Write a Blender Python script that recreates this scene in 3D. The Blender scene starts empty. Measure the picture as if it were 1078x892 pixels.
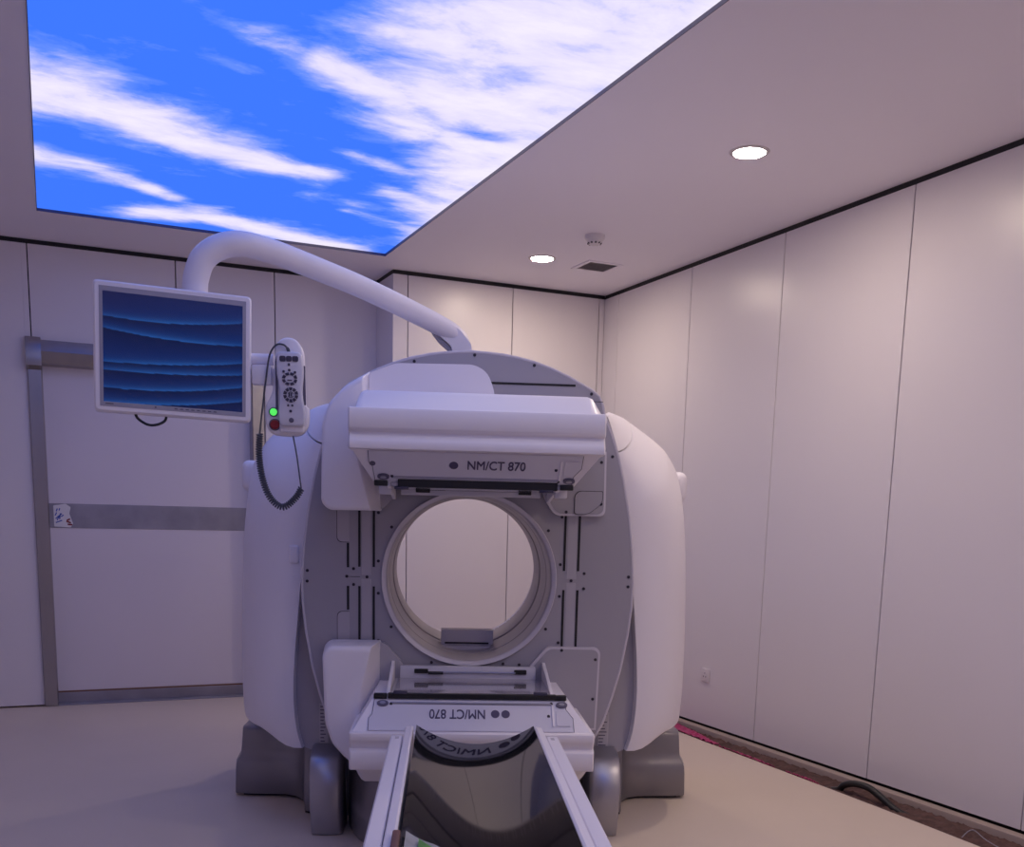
import bpy, bmesh, math, random
from mathutils import Vector, Matrix, noise
S = bpy.context.scene
C = bpy.context.scene.collection
PI = math.pi
random.seed(7)

# ------------------------------------------------------------------ camera, world, exposure
cam_data = bpy.data.cameras.new('camera')
cam = bpy.data.objects.new('camera', cam_data); C.objects.link(cam)
cam_data.sensor_width = 36.0
cam_data.lens = 1070.148 * 36.0 / 1078.0
cam_data.shift_x = 0.0001
cam_data.shift_y = (723.04 - 446.0) / 1078.0
cam_data.clip_start = 0.05
cam.matrix_world = Matrix((
    (0.91291783, 0.04577810, -0.40556801, 0.0),
    (-0.40744201, 0.16044980, -0.89902551, 0.0),
    (0.02391763, 0.98598186, 0.16512940, 1.30),
    (0, 0, 0, 1)))
S.camera = cam
w = bpy.data.worlds.new('world'); S.world = w; w.use_nodes = True
w.node_tree.nodes['Background'].inputs[0].default_value = (0.6, 0.6, 0.8, 1)
w.node_tree.nodes['Background'].inputs[1].default_value = 0.05
S.view_settings.view_transform = 'Standard'
S.view_settings.look = 'None'
S.view_settings.gamma = 1.0
S.view_settings.use_curve_mapping = False
S.view_settings.exposure = 0.05
PANEL_EMIT = 1.0       # backlit sky ceiling
LAMP_EMIT = 235.0       # downlight diffusers
LAMP_COL = (1.0, 0.81, 0.64)
S.cycles.diffuse_bounces = 8; S.cycles.max_bounces = 14

# ------------------------------------------------------------------ materials
def mat(name, col, rough=0.5, metal=0.0, spec=0.5, noise_amt=0.0, scale=6.0, bump=0.0, coat=0.0, stretch=None, emit=None, estr=0.0):
    m = bpy.data.materials.new(name); m.use_nodes = True
    nt = m.node_tree; b = nt.nodes['Principled BSDF']
    b.inputs['Base Color'].default_value = (*col, 1)
    b.inputs['Roughness'].default_value = rough
    b.inputs['Metallic'].default_value = metal
    b.inputs['Specular IOR Level'].default_value = spec
    b.inputs['Coat Weight'].default_value = coat
    b.inputs['Coat Roughness'].default_value = 0.08
    if emit:
        b.inputs['Emission Color'].default_value = (*emit, 1)
        b.inputs['Emission Strength'].default_value = estr
    if noise_amt or bump:
        tc = nt.nodes.new('ShaderNodeTexCoord'); mp = nt.nodes.new('ShaderNodeMapping')
        if stretch: mp.inputs['Scale'].default_value = stretch
        nz = nt.nodes.new('ShaderNodeTexNoise'); nz.inputs['Scale'].default_value = scale; nz.inputs['Detail'].default_value = 6
        nt.links.new(tc.outputs['Object'], mp.inputs['Vector']); nt.links.new(mp.outputs[0], nz.inputs['Vector'])
        if noise_amt:
            mx = nt.nodes.new('ShaderNodeMix'); mx.data_type = 'RGBA'
            mx.inputs[6].default_value = (*[c * (1 - noise_amt) for c in col], 1)
            mx.inputs[7].default_value = (*[min(1, c * (1 + noise_amt)) for c in col], 1)
            nt.links.new(nz.outputs['Fac'], mx.inputs[0]); nt.links.new(mx.outputs[2], b.inputs['Base Color'])
        if bump:
            bp = nt.nodes.new('ShaderNodeBump'); bp.inputs['Strength'].default_value = bump; bp.inputs['Distance'].default_value = 0.01
            nt.links.new(nz.outputs['Fac'], bp.inputs['Height']); nt.links.new(bp.outputs[0], b.inputs['Normal'])
    return m

M = {}
M['wall'] = mat('coated wall panel', (0.76, 0.725, 0.75), 0.32, spec=0.45, noise_amt=0.02, scale=1.5)
M['ceiling'] = mat('painted ceiling', (0.87, 0.835, 0.90), 0.7, noise_amt=0.015, scale=2)
M['floor'] = mat('beige vinyl floor', (0.68, 0.585, 0.49), 0.45, noise_amt=0.05, scale=2.2, spec=0.35)
M['black'] = mat('black channel', (0.008, 0.008, 0.010), 0.6)
M['seam'] = mat('dark joint', (0.03, 0.025, 0.03), 0.8)
M['white'] = mat('white machine cover', (0.86, 0.83, 0.88), 0.38, spec=0.45)
M['white2'] = mat('white enamel panel', (0.66, 0.65, 0.74), 0.35, spec=0.5)
M['grey'] = mat('grey front plate', (0.37, 0.355, 0.405), 0.42, spec=0.4, noise_amt=0.01, scale=3)
M['grey2'] = mat('grey plate strip', (0.44, 0.42, 0.47), 0.42, spec=0.4)
M['rim'] = mat('pale rim', (0.62, 0.59, 0.65), 0.4)
M['bore'] = mat('bore liner', (0.50, 0.46, 0.49), 0.4)
M['base'] = mat('silver grey base cover', (0.27, 0.255, 0.28), 0.34, metal=0.5, spec=0.5)
M['base2'] = mat('satin metal foot cover', (0.42, 0.41, 0.45), 0.36, metal=0.85)
M['steel'] = mat('brushed stainless steel', (0.42, 0.40, 0.40), 0.25, metal=1.0, noise_amt=0.08, scale=20, stretch=(1, 1, 0.05))
M['steelband'] = mat('dull steel kick band', (0.34, 0.33, 0.38), 0.42, metal=0.7, noise_amt=0.38, scale=5)
M['text'] = mat('dark violet print', (0.075, 0.06, 0.13), 0.5)
M['dot'] = mat('grey violet sticker', (0.11, 0.10, 0.16), 0.5)
M['screw'] = mat('dark screw head', (0.04, 0.035, 0.05), 0.4, metal=0.4)
M['rubber'] = mat('black rubber', (0.012, 0.012, 0.014), 0.45)
M['cord'] = mat('grey cord', (0.07, 0.075, 0.10), 0.45)
M['pallet'] = mat('black carbon pallet', (0.006, 0.006, 0.008), 0.04, spec=0.30, coat=0.0)
M['label'] = mat('pale label', (0.55, 0.52, 0.56), 0.5)
M['bezel'] = mat('grey screen bezel', (0.36, 0.35, 0.42), 0.4)
M['green'] = mat('lit green button', (0.05, 0.5, 0.08), 0.3, emit=(0.10, 0.85, 0.12), estr=0.9)
M['red'] = mat('dark red button', (0.28, 0.02, 0.03), 0.3)
M['green_print'] = mat('green printed film', (0.07, 0.28, 0.05), 0.3)
M['brown'] = mat('brown clip', (0.16, 0.07, 0.06), 0.5)
M['rubble'] = mat('brown concrete rubble', (0.10, 0.052, 0.045), 0.9, noise_amt=0.9, scale=24, bump=1.0)
M['ledge'] = mat('beige floor track', (0.40, 0.32, 0.28), 0.6)
M['pink'] = mat('magenta film', (0.42, 0.02, 0.13), 0.3, noise_amt=0.4, scale=20)
M['blue_print'] = mat('blue print', (0.02, 0.07, 0.42), 0.5)
M['red_print'] = mat('dark red print', (0.22, 0.02, 0.03), 0.5)
M['paper'] = mat('white paper', (0.75, 0.74, 0.76), 0.6)
M['wood'] = mat('brown door edge', (0.20, 0.10, 0.06), 0.6)
M['lamp'] = mat('lamp diffuser', (1, 1, 1), 0.5, emit=LAMP_COL, estr=LAMP_EMIT)
M['trim'] = mat('white lamp trim', (0.62, 0.58, 0.58), 0.4)
M['vent'] = mat('grey vent metal', (0.42, 0.38, 0.40), 0.5)
M['plastic'] = mat('cream plastic', (0.72, 0.68, 0.70), 0.4)
M['plastic_dk'] = mat('dark key', (0.055, 0.05, 0.09), 0.4)
M['cap'] = mat('silver latch', (0.35, 0.34, 0.40), 0.3, metal=0.5)
M['door'] = mat('grey white door skin', (0.72, 0.68, 0.74), 0.30, noise_amt=0.05, scale=1.4)

def glass(name, col, rough, alpha):
    m = mat(name, col, rough, spec=0.7)
    m.node_tree.nodes['Principled BSDF'].inputs['Alpha'].default_value = alpha
    return m
M['glass'] = mat('smoked collimator window', (0.34, 0.31, 0.36), 0.06, spec=0.9, coat=1.0)
M['film'] = glass('clear plastic film', (0.7, 0.72, 0.72), 0.15, 0.5)

# ------------------------------------------------------------------ helpers
def thing(name, label, cat, loc=(0, 0, 0), rotz=0.0, group=None, rot=None):
    o = bpy.data.objects.new(name, None); C.objects.link(o)
    o.location = loc; o.rotation_euler = rot if rot else (0, 0, rotz)
    o.empty_display_size = 0.1
    o['label'] = label; o['category'] = cat
    if group: o['group'] = group
    return o
def tag(o, label, cat, group=None):
    o['label'] = label; o['category'] = cat
    if group: o['group'] = group
    return o
def obj(name, bm, m, parent=None, smooth=True, ang=35, off=None, label=None):
    if off is not None: bmesh.ops.translate(bm, verts=bm.verts, vec=Vector(off))
    me = bpy.data.meshes.new(name)
    bmesh.ops.recalc_face_normals(bm, faces=bm.faces)
    bm.to_mesh(me); bm.free()
    for mm in (m if isinstance(m, (list, tuple)) else [m]): me.materials.append(mm)
    if smooth:
        me.polygons.foreach_set('use_smooth', [True] * len(me.polygons))
        me.set_sharp_from_angle(angle=math.radians(ang))
    o = bpy.data.objects.new(name, me); C.objects.link(o)
    if parent: o.parent = parent
    if label: o['label'] = label
    return o
def struct(name, bm, m, parent=None, **k):
    o = obj(name, bm, m, parent, **k)
    if not parent: o['kind'] = 'structure'
    return o
def NB(): return bmesh.new()
def bevel(bm, w, seg=2, ang=30):
    if w <= 0: return bm
    es = [e for e in bm.edges if len(e.link_faces) == 2 and e.calc_face_angle(0) > math.radians(ang)]
    bmesh.ops.bevel(bm, geom=es, offset=w, segments=seg, profile=0.5, affect='EDGES', clamp_overlap=True)
    return bm
def merge(bm, b2):
    me = bpy.data.meshes.new('t'); b2.to_mesh(me); b2.free(); bm.from_mesh(me); bpy.data.meshes.remove(me); return bm
def box(x0, x1, y0, y1, z0, z1, bv=0.0, seg=2, bm=None):
    b = NB(); r = bmesh.ops.create_cube(b, size=1)
    for v in r['verts']:
        v.co = Vector((x0 + (v.co.x + .5) * (x1 - x0), y0 + (v.co.y + .5) * (y1 - y0), z0 + (v.co.z + .5) * (z1 - z0)))
    bevel(b, bv, seg)
    return merge(bm, b) if bm is not None else b
def face(bm, vs):
    try: bm.faces.new(vs)
    except ValueError: pass
def loft(secs, caps=True, closed=True, bm=None, ring=False):
    b = bm if bm is not None else NB()
    R = [[b.verts.new(p) for p in s] for s in secs]
    n = len(R[0])
    pairs = list(zip(R, R[1:])) + ([(R[-1], R[0])] if ring else [])
    for a, c in pairs:
        for i in range(n if closed else n - 1):
            j = (i + 1) % n
            face(b, (a[i], a[j], c[j], c[i]))
    if caps and not ring:
        face(b, R[0][::-1]); face(b, R[-1])
    return b
def rpoly(pts, r, n=5):
    """round the corners of a 2-D polygon"""
    out = []; N = len(pts)
    for i, p in enumerate(pts):
        rr = r[i] if isinstance(r, (list, tuple)) else r
        p = Vector(p); a = Vector(pts[i - 1]); c = Vector(pts[(i + 1) % N])
        if rr <= 0: out.append((p.x, p.y)); continue
        da = (a - p); dc = (c - p); la, lc = da.length, dc.length
        rr = min(rr, la * .48, lc * .48)
        A = p + da.normalized() * rr; B = p + dc.normalized() * rr
        for k in range(n + 1):
            t = k / n
            q = A * (1 - t) ** 2 + p * 2 * t * (1 - t) + B * t * t
            out.append((q.x, q.y))
    return out
def prism(pts, y0, y1, axis='y', bv=0.0, seg=2, bm=None):
    """extrude a 2-D outline: axis y -> (x,z); axis x -> (y,z); axis z -> (x,y)"""
    f = {'y': lambda p, t: (p[0], t, p[1]), 'x': lambda p, t: (t, p[0], p[1]), 'z': lambda p, t: (p[0], p[1], t)}[axis]
    b = loft([[f(p, y0) for p in pts], [f(p, y1) for p in pts]])
    if bv:
        es = [e for e in b.edges if len(e.link_faces) == 2 and e.calc_face_angle(0) > math.radians(50)]
        bmesh.ops.bevel(b, geom=es, offset=bv, segments=seg, profile=0.5, affect='EDGES', clamp_overlap=True)
    return merge(bm, b) if bm is not None else b
def smoothpath(pts, sub=6):
    P = [Vector(p) for p in pts]; out = []
    for i in range(len(P) - 1):
        p0 = P[max(i - 1, 0)]; p1 = P[i]; p2 = P[i + 1]; p3 = P[min(i + 2, len(P) - 1)]
        for k in range(sub):
            t = k / sub
            out.append(0.5 * ((2 * p1) + (p2 - p0) * t + (2 * p0 - 5 * p1 + 4 * p2 - p3) * t * t + (3 * p1 - p0 - 3 * p2 + p3) * t ** 3))
    out.append(P[-1]); return out
def tube(path, rad, n=12, closed=False, bm=None):
    P = [Vector(p) for p in path]; secs = []; up = None
    N = len(P)
    for i, p in enumerate(P):
        if closed: t = (P[(i + 1) % N] - P[i - 1]).normalized()
        else: t = (P[min(i + 1, N - 1)] - P[max(i - 1, 0)]).normalized()
        if up is None:
            up = Vector((0, 0, 1)) if abs(t.z) < .9 else Vector((0, 1, 0))
        side = t.cross(up).normalized(); up = side.cross(t).normalized()
        r = rad[i] if isinstance(rad, (list, tuple)) else rad
        secs.append([tuple(p + (side * math.cos(2 * PI * k / n) + up * math.sin(2 * PI * k / n)) * r) for k in range(n)])
    return loft(secs, caps=not closed, ring=closed, bm=bm)
def lathe(prof, c=(0, 0, 0), axis='z', n=32, bm=None):
    """prof: (radius, height) list along axis"""
    secs = []
    for r, h in prof:
        s = []
        for k in range(n):
            a = 2 * PI * k / n; u, v = max(r, 1e-5) * math.cos(a), max(r, 1e-5) * math.sin(a)
            s.append({'z': (c[0] + u, c[1] + v, c[2] + h), 'y': (c[0] + u, c[1] + h, c[2] + v), 'x': (c[0] + h, c[1] + u, c[2] + v)}[axis])
        secs.append(s)
    return loft(secs, bm=bm)
def disc(x, y, z, r, th=0.002, n=14, bm=None):       # a flat disc facing -y
    return lathe([(r, -th), (r, th)], (x, y, z), 'y', n, bm)
def text_bm(body, size, extr=0.0012, off=0.0):
    cu = bpy.data.curves.new('t', 'FONT'); cu.body = body; cu.size = size; cu.extrude = extr; cu.offset = off
    cu.align_x = 'CENTER'; cu.align_y = 'CENTER'
    o = bpy.data.objects.new('t', cu); C.objects.link(o)
    dg = bpy.context.evaluated_depsgraph_get()
    me = bpy.data.meshes.new_from_object(o.evaluated_get(dg))
    b = NB(); b.from_mesh(me)
    bpy.data.objects.remove(o); bpy.data.curves.remove(cu); bpy.data.meshes.remove(me)
    return b

# ------------------------------------------------------------------ the room
XR, XL, YB, YL, YN = 3.745, -1.76, 6.821, 7.206, -1.6
ZS, ZC = 2.871, 2.897
T = 0.06
G = 0.0035   # panel joint
def panels_y(name, y, xs, z0, z1):           # panels facing -y
    b = NB()
    for a, c in zip(xs, xs[1:]): box(a + (G if a != 2.14 else 0), c - G, y, y + T, z0, z1, 0.0008, 1, b)
    return struct(name, b, M['wall'], smooth=False)
def panels_x(name, x, ys, z0, z1, d):
    b = NB()
    for a, c in zip(ys, ys[1:]): box(min(x, x + d * T), max(x, x + d * T), a + G, c - G, z0, z1, 0.0015, 1, b)
    return struct(name, b, M['wall'], smooth=False)
panels_x('wall_right', XR, [YN, -0.75, 0.18, 1.1, 2.02, 2.944, 3.865, 4.797, 5.70, 6.62, YB + T], 0.02, ZS, 1)
panels_y('wall_back_right', YB, [2.14, 2.245, 3.013, 3.70, XR], 0.02, ZS)
b = NB(); box(2.14, 2.14 + T, YB + T, YL + 0.3, 0.0, ZS, 0, 1, b)
struct('wall_return', b, M['wall'], smooth=False)
b = NB()
box(XL, -0.80, YL, YL + T, 0.012, ZS, 0.0015, 1, b)
box(-0.80 + 2 * G, -0.098, YL, YL + T, 0.012, ZS, 0.0015, 1, b)
box(-0.098, -0.065 - G, YL, YL + T, 2.30, ZS, 0.0015, 1, b)
for a, c in ((-0.065, 0.80), (0.80, 1.434)): box(a + G, c - G, YL, YL + T, 2.30, ZS, 0.0015, 1, b)
box(1.36, 1.434 - G, YL, YL + T, 0.012, 2.30, 0.0015, 1, b)
box(1.434 + G, 2.14, YL, YL + T, 0.012, ZS, 0.0015, 1, b)
struct('wall_back_left', b, M['wall'], smooth=False)
panels_x('wall_left', XL, [YN, -0.3, 0.8, 1.9, 3.0, 4.1, 5.2, 6.3, YL + T], 0.02, ZS, -1)
panels_y('wall_front', YN - T, [XL, -0.6, 0.5, 1.6, 2.7, XR], 0.02, ZS)
# dark backing seen in the joints, and the black shadow channel under the ceiling
b = NB()
box(XR + T, XR + T + .02, YN, YB + T, -0.1, ZC, bm=b); box(2.17, XR + T, YB + T, YB + T + .02, -0.1, ZC, bm=b)
box(XL, 2.14, YL + T + .20, YL + T + .22, -0.1, ZC, bm=b); box(XL - T - .02, XL - T, YN, YL, -0.1, ZC, bm=b)
box(XL, XR, YN - T - .02, YN - T, -0.1, ZC, bm=b)
box(XL, -0.80 + 2 * G, YL + T, YL + T + .01, 0, ZC, bm=b); box(1.36, 2.14, YL + T, YL + T + .01, 0, ZC, bm=b); box(-0.80, 1.5, YL + T, YL + T + .01, 2.32, ZC, bm=b)
box(-0.80, -0.1, YL + T, YL + T + .01, 0, 2.32, bm=b)
struct('trim_1', b, M['seam'], smooth=False)
b = NB(); e = .012; h0, h1 = ZS, ZC
box(XR - e + .014, XR + T, YN, YB, h0, h1, bm=b)
box(2.14, XR, YB + .002, YB + T, h0, h1, bm=b)
box(2.14 - .0, 2.14 + T - .0, YB + T, YL, h0, h1, bm=b)
box(XL, 2.14, YL + .002, YL + T, h0, h1, bm=b)
box(XL - T, XL - .002, YN, YL, h0, h1, bm=b)
box(XL, XR, YN - T, YN - .002, h0, h1, bm=b)
struct('trim_2', b, M['black'], smooth=False)
# ceiling with the sky opening
SX0, SX1, SY0, SY1 = 0.0, 1.99, -0.9, 6.505  # near end of the sky panel lengthened out of view to brighten the room
b = NB()
box(XL - .1, SX0, YN - .1, YL + .3, ZC, ZC + .06, bm=b); box(SX1, XR + .1, YN - .1, YL + .3, ZC, ZC + .06, bm=b)
box(SX0, SX1, YN - .1, SY0, ZC, ZC + .06, bm=b); box(SX0, SX1, SY1, YL + .3, ZC, ZC + .06, bm=b)
struct('ceiling', b, M['ceiling'], smooth=False)
# floor with its ragged right edge
fe = [(3.43, YN - .1), (3.435, 2.4), (3.44, 2.90), (3.455, 3.2), (3.47, 3.65), (3.48, 4.0), (3.49, 4.46), (3.50, 4.9), (3.51, 5.22), (3.52, 5.6), (3.53, 6.4), (3.53, YL)]
struct('floor', prism([(XL - .1, YN - .1)] + fe + [(3.53, YL + .3), (XL - .1, YL + .3)], -0.06, 0.0, 'z'), M['floor'], smooth=False)
# open trench beside the right wall
b = NB(); nx, ny = 10, 220
V = [[b.verts.new((3.43 + .27 * i / nx, 2.0 + 4.8 * j / ny, -0.022 + .018 * noise.noise((i * .9, j * .37, 3.)) + .012 * noise.noise((i * 2.1, j * .9, 1.)))) for i in range(nx + 1)] for j in range(ny + 1)]
for j in range(ny):
    for i in range(nx): face(b, (V[j][i], V[j][i + 1], V[j + 1][i + 1], V[j + 1][i]))
o = obj('rubble', b, M['rubble']); tag(o, 'brown concrete rubble in the open trench along the right wall', 'rubble'); o['kind'] = 'stuff'
struct('baseboard_right', box(3.688, 3.744, YN, YB, -.06, 0.008, .004), M['ledge'])
struct('trim_3', box(3.40, 3.76, YN, YB, -.12, -.0605), M['seam'])
# crumpled magenta film along the floor edge
def film(name, ys, x0, wdt, label, seed):
    b = NB(); n = 60; m = 6
    V = [[b.verts.new((x0(ys[0] + (ys[1] - ys[0]) * j / n) + (wdt(j / n)) * i / m, ys[0] + (ys[1] - ys[0]) * j / n,
                       0.000 - .004 * (i / m) + .014 * noise.noise((i * .7 + seed, j * .45, seed)) + (.006 if i == 0 else 0))) for i in range(m + 1)] for j in range(n + 1)]
    for j in range(n):
        for i in range(m): face(b, (V[j][i], V[j][i + 1], V[j + 1][i + 1], V[j + 1][i]))
    o = obj(name, b, M['pink'], ang=180); tag(o, label, 'plastic film')
    md = o.modifiers.new('s', 'SOLIDIFY'); md.thickness = .001
    return o
def edge_x(y):
    for (a, ya), (c, yc) in zip(fe, fe[1:]):
        if ya <= y <= yc: return a + (c - a) * (y - ya) / (yc - ya)
    return 3.5
film('plastic_film', (4.86, 5.62), lambda y: edge_x(y) + .004, lambda t: .05 + .12 * t, 'crumpled magenta plastic film in the trench nearest the scanner', 2.)
film('plastic_film', (4.28, 4.80), lambda y: edge_x(y) + .004, lambda t: .012 + .025 * math.sin(t * 3.1), 'thin magenta film strip along the middle of the floor edge', 5.)
film('plastic_film', (3.92, 4.18), lambda y: edge_x(y) + .004, lambda t: .010 + .02 * math.sin(t * 3.1), 'short magenta film scrap just behind the black hose', 9.)
p = smoothpath([(3.56, 3.98, -.05), (3.56, 3.861, -.022), (3.56, 3.82, .012), (3.56, 3.745, .038), (3.562, 3.65, .040), (3.57, 3.565, .008), (3.58, 3.487, -.028), (3.585, 3.36, -.045)], 6)
tag(obj('hose', tube(p, .017), M['rubber']), 'black rubber hose arching out of the trench by the right wall', 'hose')
# thin bent wire lying in the trench near the corner of the photo
p = smoothpath([(3.50, 3.03, -.012), (3.56, 3.03, .015), (3.535, 2.93, .0), (3.53, 2.80, -.02)], 5)
tag(obj('wire', tube([Vector(q) for q in p], .0025, 6), M['cap']), 'thin bent grey wire sticking up at the near end of the trench', 'wire')
# ------------------------------------------------------------------ door
d = bpy.data.objects.new('door_1', None); C.objects.link(d); d.location = (0.62, YL, 0); d['kind'] = 'structure'
do = (-0.62, -YL, 0)
b = box(-0.03, 1.28, YL + .085, YL + .13, 0.083, 2.20, .002, 1)
obj('door_leaf', b, M['door'], d, off=do)
obj('kick_band', box(-0.02, 1.27, YL + .081, YL + .086, 1.157, 1.313, .001, 1), M['steelband'], d, off=do)
obj('door_edge', box(-0.02, 1.27, YL + .078, YL + .10, 0.074, 0.084), M['wood'], d, off=do)
obj('threshold', box(-0.02, 1.27, YL - .004, YL + .13, 0.0, 0.008, .002, 1, box(-0.02, 1.27, YL + .07, YL + .13, 0.0, 0.074, .002, 1)), M['steelband'], d, off=do)
# frame profile: (across, proud of the wall)
def jamb(x0, s, name):
    pr = [(0, YL + .01), (0, YL - .012), (.006, YL - .020), (.078, YL - .020), (.085, YL - .010), (.086, YL + .10), (.07, YL + .10), (.07, YL + .01)]
    pts = [(x0 + s * a, y) for a, y in pr]
    return obj(name, prism(pts, 0.004, 2.318, 'z'), M['steel'], d, off=do, ang=20)
jamb(-0.098, 1, 'door_frame'); jamb(1.352, -1, 'door_frame')
pr = [(YL + .01, 2.312), (YL - .040, 2.306), (YL - .066, 2.236), (YL - .062, 2.226), (YL - .012, 2.170), (YL + .10, 2.162), (YL + .10, 2.18), (YL + .01, 2.19)]
obj('door_frame', prism(pr, -0.014, 1.268, 'x'), M['steel'], d, off=do, ang=20)
pr = [(YL + .01, 2.322), (YL - .030, 2.322), (YL - .044, 2.29), (YL - .056, 2.24), (YL - .060, 2.19), (YL - .056, 2.15), (YL - .018, 2.125), (YL + .01, 2.125)]
obj('frame_cap', prism(pr, -0.102, -0.014, 'x'), M['steel'], d, off=do, ang=30)
# sticker remains on the kick band
t = thing('sticker', 'torn white sticker with blue and red print at the left end of the door band', 'sticker', (0.06, YL + .08, 1.235))
so = (-0.06, -YL - .08, -1.235)
b = prism(rpoly([(0.012, 1.165), (0.012, 1.300), (0.05, 1.305), (0.085, 1.312), (0.115, 1.290), (0.105, 1.25), (0.125, 1.185), (0.11, 1.160), (0.06, 1.163)], .006), YL + .0785, YL + .0812)
obj('backing', b, M['paper'], t, off=so)
b = NB()
for x0, z0, x1, z1 in ((.022, 1.215, .060, 1.248), (.020, 1.235, .030, 1.255), (.030, 1.205, .044, 1.230), (.046, 1.212, .052, 1.25), (.022, 1.19, .06, 1.205), (.055, 1.228, .070, 1.24), (.028, 1.262, .035, 1.280), (.044, 1.268, .05, 1.282)):
    q = Vector((x1 - x0, z1 - z0)); nrm = Vector((-q.y, q.x)).normalized() * .0032
    loft([[(x0 - nrm.x, YL + y, z0 - nrm.y), (x1 - nrm.x, YL + y, z1 - nrm.y), (x1 + nrm.x, YL + y, z1 + nrm.y), (x0 + nrm.x, YL + y, z0 + nrm.y)] for y in (.0775, .0788)], bm=b)
obj('print', b, M['blue_print'], t, off=so, smooth=False)
b = NB()
for x0, z0, x1, z1 in ((.085, 1.20, .112, 1.19), (.088, 1.205, .108, 1.215), (.092, 1.18, .12, 1.178)):
    q = Vector((x1 - x0, z1 - z0)); nrm = Vector((-q.y, q.x)).normalized() * .005
    loft([[(x0 - nrm.x, YL + y, z0 - nrm.y), (x1 - nrm.x, YL + y, z1 - nrm.y), (x1 + nrm.x, YL + y, z1 + nrm.y), (x0 + nrm.x, YL + y, z0 + nrm.y)] for y in (.0775, .0788)], bm=b)
obj('red_mark', b, M['red_print'], t, off=so, smooth=False)

# ------------------------------------------------------------------ backlit sky panel
def seg_d(p, a, c):
    p, a, c = Vector(p), Vector(a), Vector(c); d_ = c - a
    t = max(0, min(1, (p - a).dot(d_) / max(d_.length_squared, 1e-9)))
    return (p - a - d_ * t).length, t
streaks = [  # polyline, half-width start/end, strength
    ([(-.1, 4.72), (.12, 4.68), (.34, 4.80), (.63, 5.02), (.95, 5.14), (1.25, 5.20)], .30, .10, 1.0),
    ([(.10, 4.92), (.45, 5.05), (.80, 5.22)], .10, .06, .5),
    ([(-.1, 5.52), (.20, 5.60), (.45, 5.76), (.66, 5.93)], .13, .06, .85),
    ([(.55, 6.28), (.85, 6.18), (1.15, 6.32), (1.45, 6.42), (1.75, 6.50)], .11, .12, 1.0),
    ([(.74, 3.85), (.95, 4.0), (1.05, 4.15)], .10, .06, .5),
    ([(.60, 4.10), (.72, 4.15)], .05, .05, .35),
    ([(.48, 3.72), (.60, 3.78)], .07, .05, .3),
    ([(1.30, 5.52), (1.62, 5.60)], .07, .08, .42),
    ([(1.35, 4.85), (1.75, 5.0)], .06, .1, .6),
    ([(1.65, 5.30), (2.0, 5.45)], .08, .10, .8),
    ([(1.55, 5.72), (2.0, 5.85)], .05, .07, .6),
    ([(1.0, 3.95), (1.24, 4.12), (1.5, 4.45)], .10, .16, .9),
    ([(.2, 2.6), (1.0, 2.3), (1.7, 1.2)], .35, .4, 1.0), ([(.1, 1.2), (.9, .9)], .25, .2, .8)]
bound = [(1.4, -.9), (1.3, 1.4), (1.05, 2.6), (1.12, 3.2), (1.06, 3.6), (1.12, 3.95), (1.40, 4.25), (1.55, 4.7), (1.72, 5.15), (1.84, 5.6), (1.93, 6.0), (2.05, 6.3)]
def cover(x, y):
    v = 0.0
    for pl, h0, h1, s in streaks:
        n = len(pl) - 1
        for i in range(n):
            dd, t = seg_d((x, y), pl[i], pl[i + 1])
            h = h0 + (h1 - h0) * (i + t) / n
            v = max(v, .92 * s * math.exp(-(dd / h) ** 2 * .5))
    for (xa, ya), (xb, yb) in zip(bound, bound[1:]):
        if ya <= y <= yb:
            bx = xa + (xb - xa) * (y - ya) / (yb - ya)
            v = max(v, 1 / (1 + math.exp(-(x - bx) / .10)) * (.92 - .25 * math.exp(-((x - 1.62) ** 2 / .02 + (y - 3.75) ** 2 / .03)) - .45 * math.exp(-((x - 1.75) ** 2 / .03 + (y - 4.35) ** 2 / .004))))
    return v
t = thing('sky_light_panel', 'backlit blue sky and white cloud ceiling panel above the scanner', 'ceiling light', ((SX0 + SX1) / 2, (SY0 + SY1) / 2, ZC))
nx, ny = 80, 290
b = NB()
grid = [[b.verts.new((SX0 + (SX1 - SX0) * i / nx, SY0 + (SY1 - SY0) * j / ny, ZC + .012)) for i in range(nx + 1)] for j in range(ny + 1)]
for j in range(ny):
    for i in range(nx): face(b, (grid[j][i + 1], grid[j][i], grid[j + 1][i], grid[j + 1][i + 1]))
cov = [cover(v.co.x, v.co.y) for v in b.verts]
off = (-(SX0 + SX1) / 2, -(SY0 + SY1) / 2, -ZC)
bmesh.ops.translate(b, verts=b.verts, vec=Vector(off))
me = bpy.data.meshes.new('printed_sky'); b.to_mesh(me); b.free()
at = me.attributes.new('cover', 'FLOAT', 'POINT'); at.data.foreach_set('value', cov)
ms = bpy.data.materials.new('backlit printed sky'); ms.use_nodes = True; nt = ms.node_tree
for n_ in list(nt.nodes): nt.nodes.remove(n_)
N = nt.nodes.new; Lk = nt.links.new
out = N('ShaderNodeOutputMaterial'); em = N('ShaderNodeEmission'); em.inputs['Strength'].default_value = PANEL_EMIT
tc = N('ShaderNodeTexCoord'); mp = N('ShaderNodeMapping'); mp.inputs['Rotation'].default_value = (0, 0, math.radians(-24)); mp.inputs['Scale'].default_value = (1.0, 1.7, 1)
nz = N('ShaderNodeTexNoise'); nz.inputs['Scale'].default_value = 2.5; nz.inputs['Detail'].default_value = 9; nz.inputs['Roughness'].default_value = .63; nz.inputs['Distortion'].default_value = .25
n2 = N('ShaderNodeTexNoise'); n2.inputs['Scale'].default_value = 1.6; n2.inputs['Detail'].default_value = 3
at_n = N('ShaderNodeAttribute'); at_n.attribute_name = 'cover'
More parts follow.
